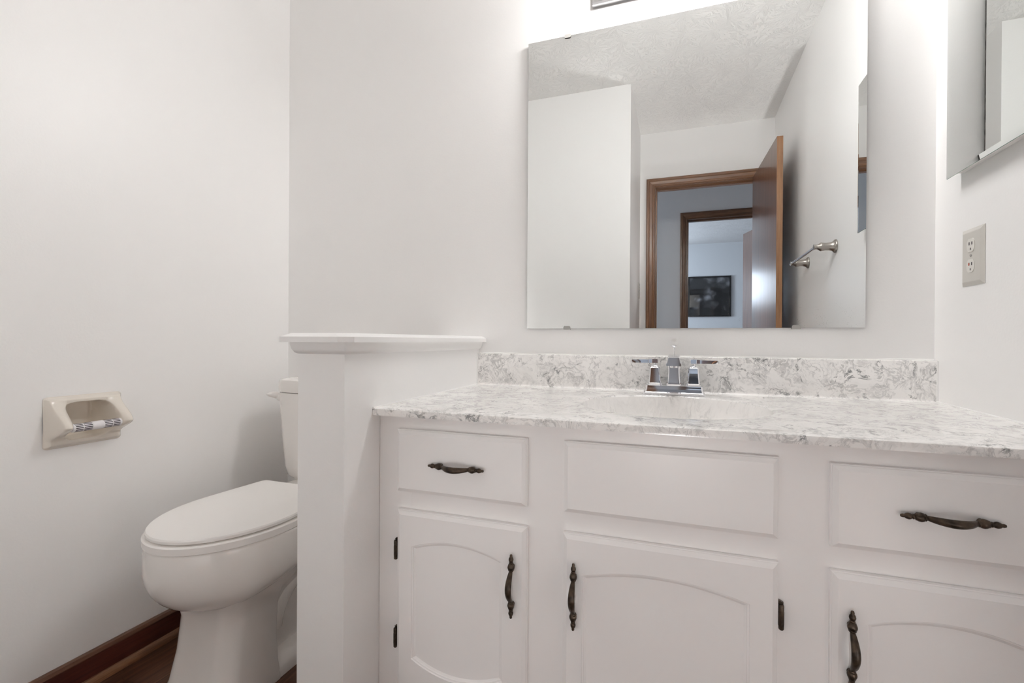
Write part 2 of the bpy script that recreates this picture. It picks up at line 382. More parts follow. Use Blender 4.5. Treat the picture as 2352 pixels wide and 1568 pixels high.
# door casings: a stepped moulding mitred round three sides
def casing(name, x0, x1, zh, y, sgn, m_x, m_z, jamb_y0, jamb_y1):
    prof = [(0, .0), (0, .008), (.004, .011), (.010, .011), (.016, .014), (.034, .016), (.040, .019), (.052, .019), (.057, .015), (.057, 0)]
    bm = B()
    rings = []
    for (dx, dz, px, pz) in ((-1, 0, x0, 0), (-1, 1, x0, zh), (1, 1, x1, zh), (1, 0, x1, 0)):
        rings.append([(px + dx*(a+.004), y + sgn*h, pz + dz*(a+.004)) for a, h in prof])
    vs = [[bm.verts.new(p) for p in r] for r in rings]
    for k in range(3):
        for i in range(len(prof)-1):
            f = bm.faces.new((vs[k][i], vs[k][i+1], vs[k+1][i+1], vs[k+1][i])); f.material_index = 1 if k == 1 else 0
    # jamb lining and stop
    for a in ((x0-.018, x0, jamb_y0, jamb_y1, 0, zh, 0), (x1, x1+.018, jamb_y0, jamb_y1, 0, zh, 0), (x0-.018, x1+.018, jamb_y0, jamb_y1, zh, zh+.018, 1)):
        box(bm, *a[:6], mi=a[6])
    ym = (jamb_y0+jamb_y1)/2 - .01
    for a in ((x0, x0+.011, ym-.018, ym+.018, 0, zh-.011, 0), (x1-.011, x1, ym-.018, ym+.018, 0, zh-.011, 0), (x0, x1, ym-.018, ym+.018, zh-.011, zh, 1)):
        box(bm, *a[:6], mi=a[6])
    return struct(obj(name, bm, [m_z, m_x]))
casing('trim_1', DX0, DX1, DH, W, 1, OAK_X, OAK_Z, W-.112, W+.002)
casing('trim_2', EX0, EX1, EH, HY, 1, OAK_X, OAK_Z, HY-.112, HY+.002)

# the bathroom door, open past square against the right wall
def leaf(name, hinge, free, z0, z1, th, side, handle_z=.95):
    hx = Vector((*hinge, 0)); fx = Vector((*free, 0)); d = (fx-hx).normalized(); nrm = Vector((-d.y, d.x, 0))*side
    bm = B()
    q = [hx, fx, fx+nrm*th, hx+nrm*th]
    lo = [bm.verts.new((p.x, p.y, z0)) for p in q]; hi = [bm.verts.new((p.x, p.y, z1)) for p in q]
    for i in range(4):
        f = bm.faces.new((lo[i], lo[(i+1) % 4], hi[(i+1) % 4], hi[i])); f.material_index = 1 if i in (1, 3) else 0
    bm.faces.new(lo).material_index = 1; bm.faces.new(hi).material_index = 1
    o = struct(obj(name, bm, [DOORM, EDGEW]))
    kb = fx - d*.065
    for s, nn in ((0, -nrm), (th, nrm)):
        bm = B(); lathe(bm, [(.030, 0), (.030, .004), (.012, .008), (.010, .030), (.022, .038), (.027, .048), (.022, .058), (.004, .062)], kb + nrm*s + Vector((0, 0, handle_z)), nn, 20)
        obj('door_knob', bm, NICKEL, o, True)
    return o
leaf('door_1', (1.334, W+.024), (1.362, -1.438), .012, 1.995, .030, -1, .86)
leaf('door_2', (EX1-.01, HY-.125), (1.487, -3.93), .012, 1.99, .035, 1)

# baseboards
def baseboard(name, y0, y1):
    o = struct(boxo(name, BASEM, None, XL, XL+.010, y0, y1, 0, .070))
    bm = B(); pr = [(XL, .070), (XL+.011, .070), (XL+.012, .073), (XL+.008, .081), (XL+.003, .084), (XL, .084)]
    ring_bridge(bm, [[(x, y, z) for x, z in pr] for y in (y0, y1)], True, True, True); obj('cap_bead', bm, CAPM, o)
    bm = B(); pr = [(XL+.010, 0)] + [(XL+.010+.014*math.cos(a*PI/12), .018*math.sin(a*PI/12)) for a in range(7)]
    ring_bridge(bm, [[(x, y, z) for x, z in pr] for y in (y0, y1)], True, True, True); obj('shoe_moulding', bm, SHOEM, o)
baseboard('baseboard_left', AY, -.002)

# pony wall between toilet and vanity, with its cap and cove
PF, PW = -.676, .130                          # front face, left face
struct(boxo('wall_partition', WALL, None, PW, XP, PF, -.0005, 0, .8865))
bm = B()
CZ0, CZ1, OV = .8865, .905, .025
def capring(ins, z):
    x0, x1, y0 = PW-OV+ins, XP+OV-ins, PF-OV+ins; c = .022
    return [(x0, -.001, z), (x0, y0, z), (x1-c, y0, z), (x1, y0+c, z), (x1, -.001, z)]
ring_bridge(bm, [capring(0, CZ0), capring(0, CZ0+.011), capring(.016, CZ1)], True, True, True)
struct(obj('trim_3', bm, TRIMW))
bm = B(); pr = [(0, -.024), (.001, -.0235), (.005, -.021), (.009, -.014), (.011, -.006), (.0115, 0)]
rings = []
for px, py, dx, dy in ((PW, -.001, -1, 0), (PW, PF, -1, -1), (XP, PF, 1, -1), (XP, -.001, 1, 0)):
    rings.append([(px+dx*a, py+dy*a, CZ0+h) for a, h in pr])
ring_bridge(bm, rings, False)
struct(obj('trim_4', bm, TRIMW, smooth=True, angle=50))

# ------------------------------------------------------------------ vanity cabinet
FY = -.560                                    # face frame plane
van = thing('vanity_cabinet', 'white painted vanity cabinet with arched doors under the marble counter', 'cabinet')
bm = B(); CB = H-.0155
for a in ((XP+.001, XP+.016, FY+.02, -.001, .09, CB), (XR-.016, XR-.001, FY+.02, -.001, .09, CB), (XP+.016, XR-.016, FY+.02, -.001, .09, .105), (XP+.016, XR-.016, -.008, -.001, .105, .55)):
    box(bm, *a)                              # side, bottom and back panels
box(bm, XP+.001, XR-.001, FY+.075, -.05, .0, .09)            # plinth
obj('carcass', bm, CABW, van)
bm = B()
for a in ((XP+.022, .330, FY, FY+.019, .09, CB), (.565, .696, FY, FY+.019, .09, CB), (.998, 1.132, FY, FY+.019, .09, CB), (1.365, XR-.001, FY, FY+.019, .09, CB)):
    box(bm, *a)
for x0, x1 in ((.330, .565), (.696, .998), (1.132, 1.365)):
    for z0, z1 in ((.09, .16), (.505, .59), (.678, CB)): box(bm, x0, x1, FY+.0003, FY+.019, z0, z1)
box(bm, XP+.001, XP+.0215, FY+.003, FY+.019, .09, CB)        # scribe strip against the pony wall
obj('face_frame', bm, CABW, van)

EDGE = [(0, 0), (0, .0088), (.0014, .0094), (.0020, .0112), (.0092, .0165)]
def rect_ring(x0, x1, z0, z1, ins, y): return [(x0+ins, y, z0+ins), (x1-ins, y, z0+ins), (x1-ins, y, z1-ins), (x0+ins, y, z1-ins)]
def drawer_front(bm, x0, x1, z0, z1):
    ring_bridge(bm, [rect_ring(x0, x1, z0, z1, i, FY-.0004-h) for i, h in EDGE], True, True, True)
def door_front(bm, x0, x1, z0, z1, ax0, ax1, az0, az1, pk0, pk1):
    """ax/az = corners of the arched field, pk = lowest and highest point of its arcs"""
    rings = ring_bridge(bm, [rect_ring(x0, x1, z0, z1, i, FY-.0004-h) for i, h in EDGE], True, True, False)
    n = 28; xc = (ax0+ax1)/2
    def outline(d, y):
        xa, xb = ax0+d, ax1-d; hw = (ax1-ax0)/2; out = []
        for i in range(n+1):
            x = xa+(xb-xa)*i/n; t = (x-xc)/hw; out.append((x, y, pk0+(az0-pk0)*t*t+d))
        for i in range(n+1):
            x = xb-(xb-xa)*i/n; t = (x-xc)/hw; out.append((x, y, pk1+(az1-pk1)*t*t-d))
        return out
    yf = FY-.0004-.0165
    vs = ring_bridge(bm, [outline(0, yf), outline(.0012, yf+.0022), outline(.0036, yf+.0026), outline(.0044, yf+.0042), outline(.0085, yf+.0064)], True, False, True)
    ed = []
    for loop in (rings[-1], vs[0]):
        for i in range(len(loop)):
            a, b_ = loop[i], loop[(i+1) % len(loop)]
            ed.append(bm.edges.get((a, b_)) or bm.edges.new((a, b_)))
    bmesh.ops.triangle_fill(bm, use_beauty=True, use_dissolve=False, edges=ed)

def pull_bm():
    """five inch antique pull along x, standing off the face towards -y"""
    bm = B(); L = .0625
    for s in (-1, 1):
        pf = [(.0004, L), (.0020, L-.0006), (.0028, L-.003), (.0026, L-.0052), (.0042, L-.0074), (.0049, L-.0105), (.0042, L-.0135),
              (.0028, L-.0150), (.0040, L-.0158), (.0040, L-.0172), (.0030, L-.0180), (.0052, L-.0192), (.0054, L-.0205), (.0066, L-.0228), (.0071, L-.0258), (.0064, L-.0288),
              (.0052, L-.0302), (.0056, L-.0312), (.0046, L-.0326), (.0034, L-.034)]
        lathe(bm, [(r, s*d_) for r, d_ in pf], (0, -.0085, 0), (1, 0, 0), 16)
        lathe(bm, [(.0050, .0), (.0048, .002), (.0044, .006), (.0044, .0085)], (s*(L-.0258), 0, 0), (0, -1, 0), 16)
    pts, rad = [], []
    for i in range(25):
        t = -1+2*i/24; x = t*.0300
        pts.append((x, -.0085-.0175*(1-t*t)**1.0, 0)); rad.append(.0033+.0030*(1-t*t)**.8)
    tube(bm, pts, rad, 14, .8)
    return bm
def hinge_bm(s):
    bm = B()                                  # barrel beside the door edge, leaf wrapping behind it
    lathe(bm, [(.0002, -.0225), (.0030, -.0222), (.0042, -.0205), (.0042, -.0140), (.0037, -.0138), (.0037, -.0134), (.0044, -.0132), (.0044, .0070), (.0037, .0072), (.0037, .0076),
               (.0042, .0078), (.0042, .0175), (.0034, .0192), (.0002, .0196)], (s*.0048, -.0085, 0), (0, 0, 1), 16)
    box(bm, min(0, s*.0086), max(0, s*.0086), -.0052, -.0005, -.017, .0215, bev=.0008)
    ring_bridge(bm, [[(0, y, .0195), (s*.006, y, .0195), (s*.0086, y, .0215), (0, y, .0255)] for y in (-.0006, -.0065)], True, True, True)
    return bm
PULL = obj('handle', pull_bm(), BRONZE, None, True, angle=60)
PULLME = PULL.data
bpy.data.objects.remove(PULL)
def add_pull(parent, x, z, vertical=False):
    o = bpy.data.objects.new('handle', PULLME); COL.objects.link(o); o.parent = parent
    o.location = (x, FY-.0169, z)
    if vertical: o.rotation_euler = (0, PI/2, 0)
    o['label'] = 'dark antique bronze pull'
def add_hinge(parent, x, z, s):
    o = obj('hinge', hinge_bm(s), BRONZE, parent, True, 'dark bronze hinge', 50); o.location = (x, FY, z)
def add_drawer(name, x0, x1, z0, z1, hx=None):
    bm = B(); drawer_front(bm, x0, x1, z0, z1); o = obj(name, bm, CABW, van)
    if hx: add_pull(o, hx, .6325)
add_drawer('drawer', .2995, .5932, .5668, .7005, .4455)
add_drawer('false_drawer_front', .6665, 1.0287, .5672, .7018)
add_drawer('drawer', 1.1018, 1.3955, .5660, .6990, 1.2500)
def add_door(x0, x1, ax0, ax1, hx, hz, hin, hs):
    bm = B(); door_front(bm, x0, x1, .143, .5282, ax0, ax1, .2165, .4545, .190, .4748)
    o = obj('door', bm, CABW, van); add_pull(o, hx, hz, True)
    for z in (.440, .2495): add_hinge(o, hin, z, hs)
add_door(.3010, .5947, .3395, .5455, .5665, .4145, .3010, -1)
add_door(.6655, 1.0288, .7030, .9860, .6890, .4165, 1.0288, 1)
add_door(1.1025, 1.3960, 1.1500, 1.3560, 1.1280, .4140, 1.3960, 1)

# ------------------------------------------------------------------ countertop with integral basin
top = thing('vanity_countertop', 'white and grey veined marble countertop with oval basin and backsplash', 'countertop')
BX, BYc, RX, RY = .857, -.305, .205, .183
CF = -.585
def tz(y): return H + .0035*(y-CF)/(-.03-CF)
NA = 128
def rect_pt(t, x0, x1, y0, y1):
    dx, dy = math.cos(t), math.sin(t); k = 1e9
    if dx > 1e-9: k = min(k, (x1-BX)/dx)
    if dx < -1e-9: k = min(k, (x0-BX)/dx)
    if dy > 1e-9: k = min(k, (y1-BYc)/dy)
    if dy < -1e-9: k = min(k, (y0-BYc)/dy)
    return BX+dx*k, BYc+dy*k
x0, x1, y0, y1 = XP+.0005, XR-.0005, CF, -.024
angs = [2*PI*i/NA for i in range(NA)]
for cx_, cy_ in ((x0, y0), (x1, y0), (x1, y1), (x0, y1)):
    a = math.atan2(cy_-BYc, cx_-BX) % (2*PI); k = min(range(len(angs)), key=lambda i: abs(angs[i]-a)); angs[k] = a
angs.sort()
def ell(s, z, dy=0.): return [(BX+RX*s*math.cos(t), BYc+dy+RY*s*math.sin(t), z if z is not None else tz(BYc+RY*s*math.sin(t))) for t in angs]
def outer(ins, dz):
    out = []
    for t in angs:
        x, y = rect_pt(t, x0, x1, y0, y1)
        fr = y < y0+1e-6
        out.append((x, y+(ins if fr else 0), tz(y)+dz))
    return out
R = []
zb = tz(BYc)
R.append(outer(.0, -.0150)); R.append(outer(.0, -.0040)); R.append(outer(.0011, -.0014)); R.append(outer(.0040, 0))
for f in (.35, .7): R.append([tuple(a[i]*(1-f)+b_[i]*f for i in range(3)) for a, b_ in zip(outer(.004, 0), ell(1.03, None))])
R.append(ell(1.03, None))
R.append([(x, y, z-.0006) for x, y, z in ell(1.012, None)]); R.append([(x, y, z-.003) for x, y, z in ell(1.0, None)])
bm = B(); ring_bridge(bm, R)
R = [[(x, y, z-.003) for x, y, z in ell(1.0, None)], [(x, y, z-.008) for x, y, z in ell(.99, None)]]
for s, dz in ((.97, .022), (.94, .042), (.89, .066), (.82, .088), (.72, .107), (.58, .121), (.42, .129), (.25, .133), (.12, .1345)):
    R.append([(x, y, zb-dz) for x, y, _ in ell(s, None)])
# underside
v = [bm.verts.new(p) for p in ((x0, y0, H-.0150), (x1, y0, H-.0150), (x1, FY+.03, H-.0150), (x0, FY+.03, H-.0150))]; bm.faces.new(v)
obj('counter_slab', bm, MARBLE, top, True, angle=40)
bm = B(); ring_bridge(bm, R, True, False, True); obj('basin', bm, BASIN, top, True, 'white oval basin')
bm = B()                                      # backsplash rising out of a small cove
pr = [(-.026, .7440), (-.024, .7475), (-.0225, .7478), (-.0205, .7492), (-.0192, .7515), (-.019, .755), (-.019, .8465), (-.0180, .8482), (-.0165, .8490), (-.0005, .8490), (-.0005, .7440)]
ring_bridge(bm, [[(x, y, z) for y, z in pr] for x in (x0, x1)], True, True, True)
obj('backsplash', bm, MARBLE, top, True, angle=50)
bm = B(); lathe(bm, [(.021, .0), (.021, .002), (.016, .003), (.014, .0015), (.001, .0012)], (BX, BYc, zb-.1345), (0, 0, 1), 24)
obj('drain', bm, CHROME, top, True, 'chrome drain')
# caulk bead round the counter
bm = B()
for a, b_ in (((XP+.001, CF+.002, tz(CF)), (XP+.001, -.021, .7475)), ((XP+.001, -.0195, .748), (XP+.001, -.0195, .848)),
              ((XR-.001, CF+.002, tz(CF)), (XR-.001, -.021, .7475)), ((XR-.001, -.0195, .748), (XR-.001, -.0195, .848))):
    tube(bm, [a, b_], .0022, 8, up=(1, 0, 0))
tube(bm, [(XP+.001, -.001, .8495), (XR-.001, -.001, .8495)], .0026, 8)
obj('caulk_bead', bm, CAULK, top, True, 'white caulk bead')

# ------------------------------------------------------------------ faucet
fa = thing('faucet', 'chrome two lever bathroom faucet standing behind the oval basin', 'faucet')
FX, FYc = .8592, -.080; fz = tz(FYc)
def sq(cx_, cy_, hx, hy, z, ch=.18):
    c = min(hx, hy)*ch
    return [(cx_-hx+c, cy_-hy, z), (cx_+hx-c, cy_-hy, z), (cx_+hx, cy_-hy+c, z), (cx_+hx, cy_+hy-c, z), (cx_+hx-c, cy_+hy, z), (cx_-hx+c, cy_+hy, z), (cx_-hx, cy_+hy-c, z), (cx_-hx, cy_-hy+c, z)]
bm = B()
ring_bridge(bm, [sq(FX, FYc, hx, hy, fz+z) for hx, hy, z in ((.0800, .0275, .0003), (.0805, .028, .002), (.0790, .0265, .0055), (.0755, .0240, .0075), (.0750, .0235, .0095),
    (.0735, .0220, .0135), (.0725, .0210, .0190), (.0722, .0207, .0240), (.0705, .019, .0252))], True, True, True)
obj('base_plate', bm, CHROME, fa, True, angle=25)
for s in (-1, 1):
    hx_ = FX + s*.0500; z0 = fz+.0252
    bm = B()
    ring_bridge(bm, [sq(hx_, FYc, a, a, z0+z, .22) for a, z in ((.0186, -.0004), (.0190, .002), (.0180, .0042), (.0162, .0060), (.0150, .016), (.0135, .032), (.0126, .046), (.0128, .0475), (.0112, .049))], True, True, True)
    h = obj('handle', bm, CHROME, fa, True, angle=25)
    bm = B()
    lathe(bm, [(.0100, 0), (.0100, .002), (.0076, .0045), (.0050, .0062), (.0044, .009), (.0060, .0105), (.0060, .0115)], (hx_, FYc, z0+.049), (0, 0, 1), 20)
    zl = z0+.0600; sw = -.13 if s < 0 else .03   # one lever swung a little forward
    ring_bridge(bm, [[(hx_+s*dx, FYc+sw*dx-hy, zl), (hx_+s*dx, FYc+sw*dx+hy, zl), (hx_+s*dx, FYc+sw*dx+hy, zl+hh), (hx_+s*dx, FYc+sw*dx-hy, zl+hh)] for dx, hy, hh in
        ((-.0080, .0070, .0100), (-.0070, .0080, .0105), (.0070, .0080, .0105), (.0080, .0072, .0102), (.0160, .0068, .0098), (.0165, .0060, .0092), (.0600, .0056, .0086), (.0625, .0050, .0065))], True, True, True)
    obj('lever', bm, CHROME, h, True, angle=25)
bm = B()                                      # spout: flared square neck, then a hooded head reaching over the basin
ring_bridge(bm, [sq(FX, FYc, a, b_, fz+z, .2) for a, b_, z in ((.0192, .0192, .0248), (.0196, .0196, .0275), (.0182, .0182, .031), (.0162, .0172, .043), (.0148, .0165, .060), (.0146, .0165, .085), (.0146, .0165, .097))], True, True, True)
pr = [(-.0195, -.0036), (-.0195, .0022), (-.0168, .0034), (-.0148, .0155), (-.0120, .0172), (.0120, .0172), (.0148, .0155), (.0168, .0034), (.0195, .0022), (.0195, -.0036)]
rings = []
for dy, k, dz in ((.0190, .97, .0), (.0170, 1., .0), (-.02, 1., .0), (-.050, 1., -.002), (-.072, .98, -.005), (-.0745, .93, -.0055)):
    rings.append([(FX+a*k, FYc+dy, fz+.0900+dz+b_*k*1.12) for a, b_ in pr])
ring_bridge(bm, rings, True, True, True)
lathe(bm, [(.0095, 0), (.0095, .006), (.0075, .0062), (.007, .003)], (FX, FYc-.058, fz+.0815), (0, 0, -1), 20)
obj('spout', bm, CHROME, fa, True, angle=25)
bm = B(); lathe(bm, [(.0012, .102), (.0012, .1290)], (FX, FYc+.010, fz), (0, 0, 1), 10)
lr = obj('lift_rod', bm, CHROME, fa, True)
bm = B(); lathe(bm, [(.0015, .1262), (.0040, .1275), (.0074, .1300), (.0082, .1318), (.0078, .1340), (.0036, .1352), (.0004, .1354)], (FX, FYc+.010, fz), (0, 0, 1), 20)
obj('rod_knob', bm, CHROME, lr, True)

# ------------------------------------------------------------------ wall mirror
mi = thing('wall_mirror', 'large frameless rectangular mirror on the wall above the faucet', 'mirror')
MX0, MX1, MZ0, MZ1 = .4135, 1.3215, .9300, 1.8365
bm = B()
fs = box(bm, MX0, MX1, -.0085, -.0035, MZ0, MZ1, mi=1)
fs[2].material_index = 0
for f in bm.faces:
    c = f.calc_center_median()
    f.material_index = 0 if c.y < -.0084 else 1
obj('mirror_glass', bm, [MIRROR, MEDGE], mi)
for cx_, zz, s in ((.5405, MZ1, 1), (1.19, MZ1, 1), (.5435, MZ0, -1), (1.166, MZ0, -1)):
    bm = B()
    pf = [(-.0001, .0035), (-.0120, .0035), (-.0120, -.0075), (-.0098, -.0075), (-.0098, .0006), (-.0001, .0006)]
    ring_bridge(bm, [[(cx_+dx, y, zz+s*(z if k else min(z, .0035) if z > -.005 else -.0045)) for y, z in pf] for dx, k in ((-.0100, 0), (-.0075, 1), (.0075, 1), (.0100, 0))], True, True, True)
    obj('mirror_clip', bm, STEEL, mi, label='small grey mirror clip')

# ------------------------------------------------------------------ medicine cabinet on the right wall
mc = thing('medicine_cabinet', 'medicine cabinet with frameless mirror door, high on the right wall above the outlet', 'cabinet')
bm = B(); box(bm, XR-.0235, XR-.0005, -.445, -.128, 1.2680, 1.752, bev=.004); obj('cabinet_body', bm, CABENAMEL, mc, True)
bm = B()
Y0, Y1, Z0, Z1 = -.474, -.1110, 1.2625, 1.762
def mring(ins, x): return [(x, Y0+ins, Z0+ins), (x, Y1-ins, Z0+ins), (x, Y1-ins, Z1-ins), (x, Y0+ins, Z1-ins)]
vs = ring_bridge(bm, [mring(0, XR-.0240), mring(0, XR-.0262), mring(.0105, XR-.0273)], True, True, True)
for f in bm.faces:
    c = f.calc_center_median(); f.material_index = 0 if c.x < XR-.0264 else 1
obj('mirror_door', bm, [MIRROR2, GEDGE], mc)

# ------------------------------------------------------------------ outlets
def outlet(name, label, X, sgn, yc, zc, hw=.0405, hh=.0615, group=None, red=True):
    t = thing(name, label, 'outlet', group)
    def P(d_, a, b_): return (X+sgn*d_, yc+a, zc+b_)
    bm = B()
    ring_bridge(bm, [[P(d_, -hw+i, -hh+i), P(d_, hw-i, -hh+i), P(d_, hw-i, hh-i), P(d_, -hw+i, hh-i)] for i, d_ in ((0, .0003), (0, .0012), (.0075, .0052), (.009, .0056))], True, True, True)
    obj('cover_plate', bm, PLATE, t)
    for k, zo in enumerate((.0245, -.0195) if red else (.02, -.02)):
        bm = B()
        oc = [(-.0085, -.0135), (.0085, -.0135), (.0140, -.0075), (.0150, 0), (.0140, .0075), (.0085, .0135), (-.0085, .0135), (-.0140, .0075), (-.0150, 0), (-.0140, -.0075)]
        oc = [(a*.94, b_*1.05+zo) for a, b_ in oc]
        ring_bridge(bm, [[P(.0056, a, b_) for a, b_ in oc], [P(.0068, a, b_) for a, b_ in oc]], True, False, True)
        for a in (-.0055, .0045):
            z0 = zo+.0005
            box(bm, *sorted((X+sgn*.0066, X+sgn*.00695)), yc+a-.0016, yc+a+.0016, zc+z0, zc+z0+.0065, mi=1)
        box(bm, *sorted((X+sgn*.0066, X+sgn*.00695)), yc-.002, yc+.001, zc+zo-.0100, zc+zo-.0055, mi=1)
        s = obj('receptacle', bm, [SOCK, SLOT], t)
        if red and k == 1:
            bm = B(); box(bm, *sorted((X+sgn*.0066, X+sgn*.0074)), yc+.0045-.0022, yc+.0045+.0022, zc+zo+.001, zc+zo+.0060); obj('red_button', bm, REDB, s, label='small red button')
    bm = B(); lathe(bm, [(.0030, 0), (.0028, .0010), (.0005, .0014)], P(.0056, 0, .0025), (sgn, 0, 0), 14); obj('screw', bm, STEEL, t, True)
outlet('wall_outlet', 'beige duplex wall outlet on the right wall below the medicine cabinet', XR, -1, -.1650, 1.0780)
outlet('wall_outlet', 'wall outlet beside the bathroom door casing, seen in the mirror', AX, 1, -2.055, 1.250, .035, .057, red=False)

# ------------------------------------------------------------------ towel bar on the right wall (seen in the mirror)
tb = thing('towel_bar', 'brushed nickel towel bar on the right wall, seen in the mirror', 'towel bar')
TZ = 1.280; ya, yb = -.805, -1.2345
for y in (ya, yb):
    bm = B()
    lathe(bm, [(.0270, .0003), (.0275, .003), (.0262, .0062), (.0225, .0085), (.0185, .014), (.0160, .024), (.0152, .036), (.0165, .047), (.0178, .053), (.0170, .055), (.0110, .063), (.0095, .066), (.0095, .0755), (.0115, .0765), (.0115, .0785), (.0020, .0795)], (XR, y, TZ), (-1, 0, 0), 28)
    obj('post', bm, NICKEL, tb, True)
bm = B(); tube(bm, [(XR-.071, ya+.004, TZ), (XR-.071, yb-.004, TZ)], .0062, 12); obj('bar', bm, CHROME, tb, True, 'chrome bar')

# ------------------------------------------------------------------ recessed paper holder on the left wall
tp = thing('toilet_paper_holder', 'beige ceramic recessed toilet paper holder on the left wall', 'toilet paper holder')
TY, TZc, THW, THH = -.672, .6850, .0845, .0635
def hgt(s, t):
    """height off the wall: s along the wall (-1..1), t up (-1..1)"""
    e = min(1-abs(s), (1-abs(t))*THH/THW)                    # distance to the edge, in half widths
    base = .0125*ss(-.01, .13, e)
    wing = max(0, 1-((abs(s)-.785)/.275)**2)**.7*(1-.9*ss(.88, 1.0, abs(s)))
    # side view of the ears: long slope from the top, round nose below the middle, quick undercut
    if t > -.12: prof = .060*(1-ss(-.16, .98, t))**1.2
    else: prof = .060*(1-ss(.12, .72, -t))
    inner = 1-ss(.70, 1.25, (abs(s)/.605)**5+(abs(t)/.70)**4)
    return base*(1-inner) + wing*prof - .050*inner
bm = B(); nu, nv = 150, 110; grid = []
for i in range(nu+1):
    row = []
    for j in range(nv+1):
        s = -1+2*i/nu; t = -1+2*j/nv
        # rounded corners
        cs, ct = s, t; q = .88
        if abs(s) > q and abs(t) > q*1.0:
            a, b_ = (abs(s)-q)/(1-q), (abs(t)-q)/(1-q); m_ = max(a, b_); l_ = math.hypot(a, b_)
            if l_ > 1e-9: cs = math.copysign(q+(1-q)*a*m_/l_, s); ct = math.copysign(q+(1-q)*b_*m_/l_, t)
        row.append(bm.verts.new((XL+max(hgt(s, t), -.055)+.0004, TY+cs*THW, TZc+ct*THH)))
    grid.append(row)
for i in range(nu):
    for j in range(nv): bm.faces.new((grid[i][j], grid[i+1][j], grid[i+1][j+1], grid[i][j+1]))
obj('ceramic_body', bm, BONE, tp, True, angle=80)
rx, rz_ = XL+.050, TZc-.012
bm = B(); n_ = 28; rings = []
def rr_(i, y, base=.0098):
    if .004 < abs(y-TY) < .0: return base
    return base
lathe(bm, [(.0035, -.0620), (.0035, -.0550), (.0075, -.0545), (.0095, -.0530), (.0098, -.0515), (.0098, .0515), (.0095, .0530), (.0075, .0545), (.0035, .0550), (.0035, .0620)], (rx, TY, rz_), (0, 1, 0), 28)
for y0_, y1_ in ((-.0485, -.0330), (-.0310, -.0135), (.0135, .0310), (.0330, .0485)):
    for k in range(14):
        a = 2*PI*k/14; c_, s_ = math.cos(a), math.sin(a); w_ = .0010
        pts = []
        for yy in (y0_, y1_):
            for e, r_ in ((-1, .0093), (1, .0093), (1, .00995), (-1, .00995)):
                pts.append(bm.verts.new((rx+c_*r_-s_*w_*e, TY+yy, rz_+s_*r_+c_*w_*e)))
        for q in ((0, 1, 2, 3), (4, 7, 6, 5), (0, 4, 5, 1), (1, 5, 6, 2), (2, 6, 7, 3), (3, 7, 4, 0)): bm.faces.new([pts[i] for i in q]).material_index = 1
rl = obj('roller', bm, [ROLL, SLOT], tp, True, 'white plastic spring roller with dark slots')
bm = B(); lathe(bm, [(.0102, -.012), (.0105, -.0115), (.0105, .0115), (.0102, .012)], (rx, TY, rz_), (0, 1, 0), 28); obj('sleeve', bm, ROLL, rl, True)

# ------------------------------------------------------------------ toilet
to = thing('toilet', 'white two piece toilet with closed lid between left wall and low partition', 'toilet')
TX = -.2240
def egg(z, yf, yb_, yc, rx_, back=.62, n=72, p=2.0, dx=0., q=4.5):
    """egg outline: round front at yf, straighter back at yb_ with half width rx_*back"""
    out = []
    for i in range(n):
        a = 2*PI*i/n; c_, s_ = math.cos(a), math.sin(a)
        if s_ <= 0:
            x = rx_*math.copysign(abs(c_)**(2/p), c_); y = yc + (yc-yf)*(-(abs(s_)**(2/p)))
        else:
            x = rx_*math.copysign(abs(c_)**(2/q), c_); y = yc + (yb_-yc)*abs(s_)**(2/q)
            x *= 1-(1-back)*((y-yc)/(yb_-yc))**1.3
        out.append((TX+dx+x, y, z))
    return out
bm = B()                                      # bowl
secs = [(.240, -.590, -.20, -.44, .088), (.244, -.628, -.19, -.45, .116), (.256, -.664, -.18, -.46, .142), (.276, -.692, -.17, -.47, .160), (.302, -.712, -.16, -.48, .170), (.335, -.723, -.15, -.485, .1755),
        (.370, -.724, -.14, -.49, .177), (.402, -.722, -.14, -.49, .175), (.4105, -.719, -.14, -.49, .172)]
def spline(rows, k):                            # Catmull-Rom through the section table
    out = []
    for i in range(len(rows)-1):
        p0, p1, p2, p3 = rows[max(i-1, 0)], rows[i], rows[i+1], rows[min(i+2, len(rows)-1)]
        for j in range(k):
            t = j/k
            out.append(tuple(.5*(2*b+(c-a)*t+(2*a-5*b+4*c-d_)*t*t+(3*b-a-3*c+d_)*t**3) for a, b, c, d_ in zip(p0, p1, p2, p3)))
    return out+[rows[-1]]
rings = []
for z, yf, yb_, yc, rx_ in spline(secs, 5):
    r = egg(z, yf, yb_, yc, rx_, .72)
    k = 1-ss(.235, .35, z)
    rings.append([(x, y, zz + k*.30*max(0, y+.60)) for x, y, zz in r])
ring_bridge(bm, rings, True, True, True)
# pedestal: broad front column, narrow trapway part behind, spreading foot
def col(z, hw, yf, yb_, r_=.04, n=8):
    out = []
    for cx_, cy_, a0 in ((hw-r_, yb_-.01, 0), (-(hw-r_), yb_-.01, PI/2), (-(hw-r_), yf+r_, PI), (hw-r_, yf+r_, 1.5*PI)):
        rad = r_ if cy_ < yb_-.02 else .01
        for i in range(n+1):
            a = a0 + PI/2*i/n
            out.append((TX + cx_ + (r_ if rad == r_ else r_)*math.cos(a)*(1 if rad == r_ else 1), cy_ + rad*math.sin(a), z))
    return out
ring_bridge(bm, [col(z, hw, yf, yb_, .045) for z, hw, yf, yb_ in ((0, .112, -.655, -.470), (.012, .112, -.655, -.470), (.05, .104, -.640, -.470), (.12, .098, -.625, -.470), (.20, .097, -.615, -.465), (.235, .103, -.620, -.455), (.262, .118, -.630, -.42), (.30, .140, -.64, -.38))], True, True, True)
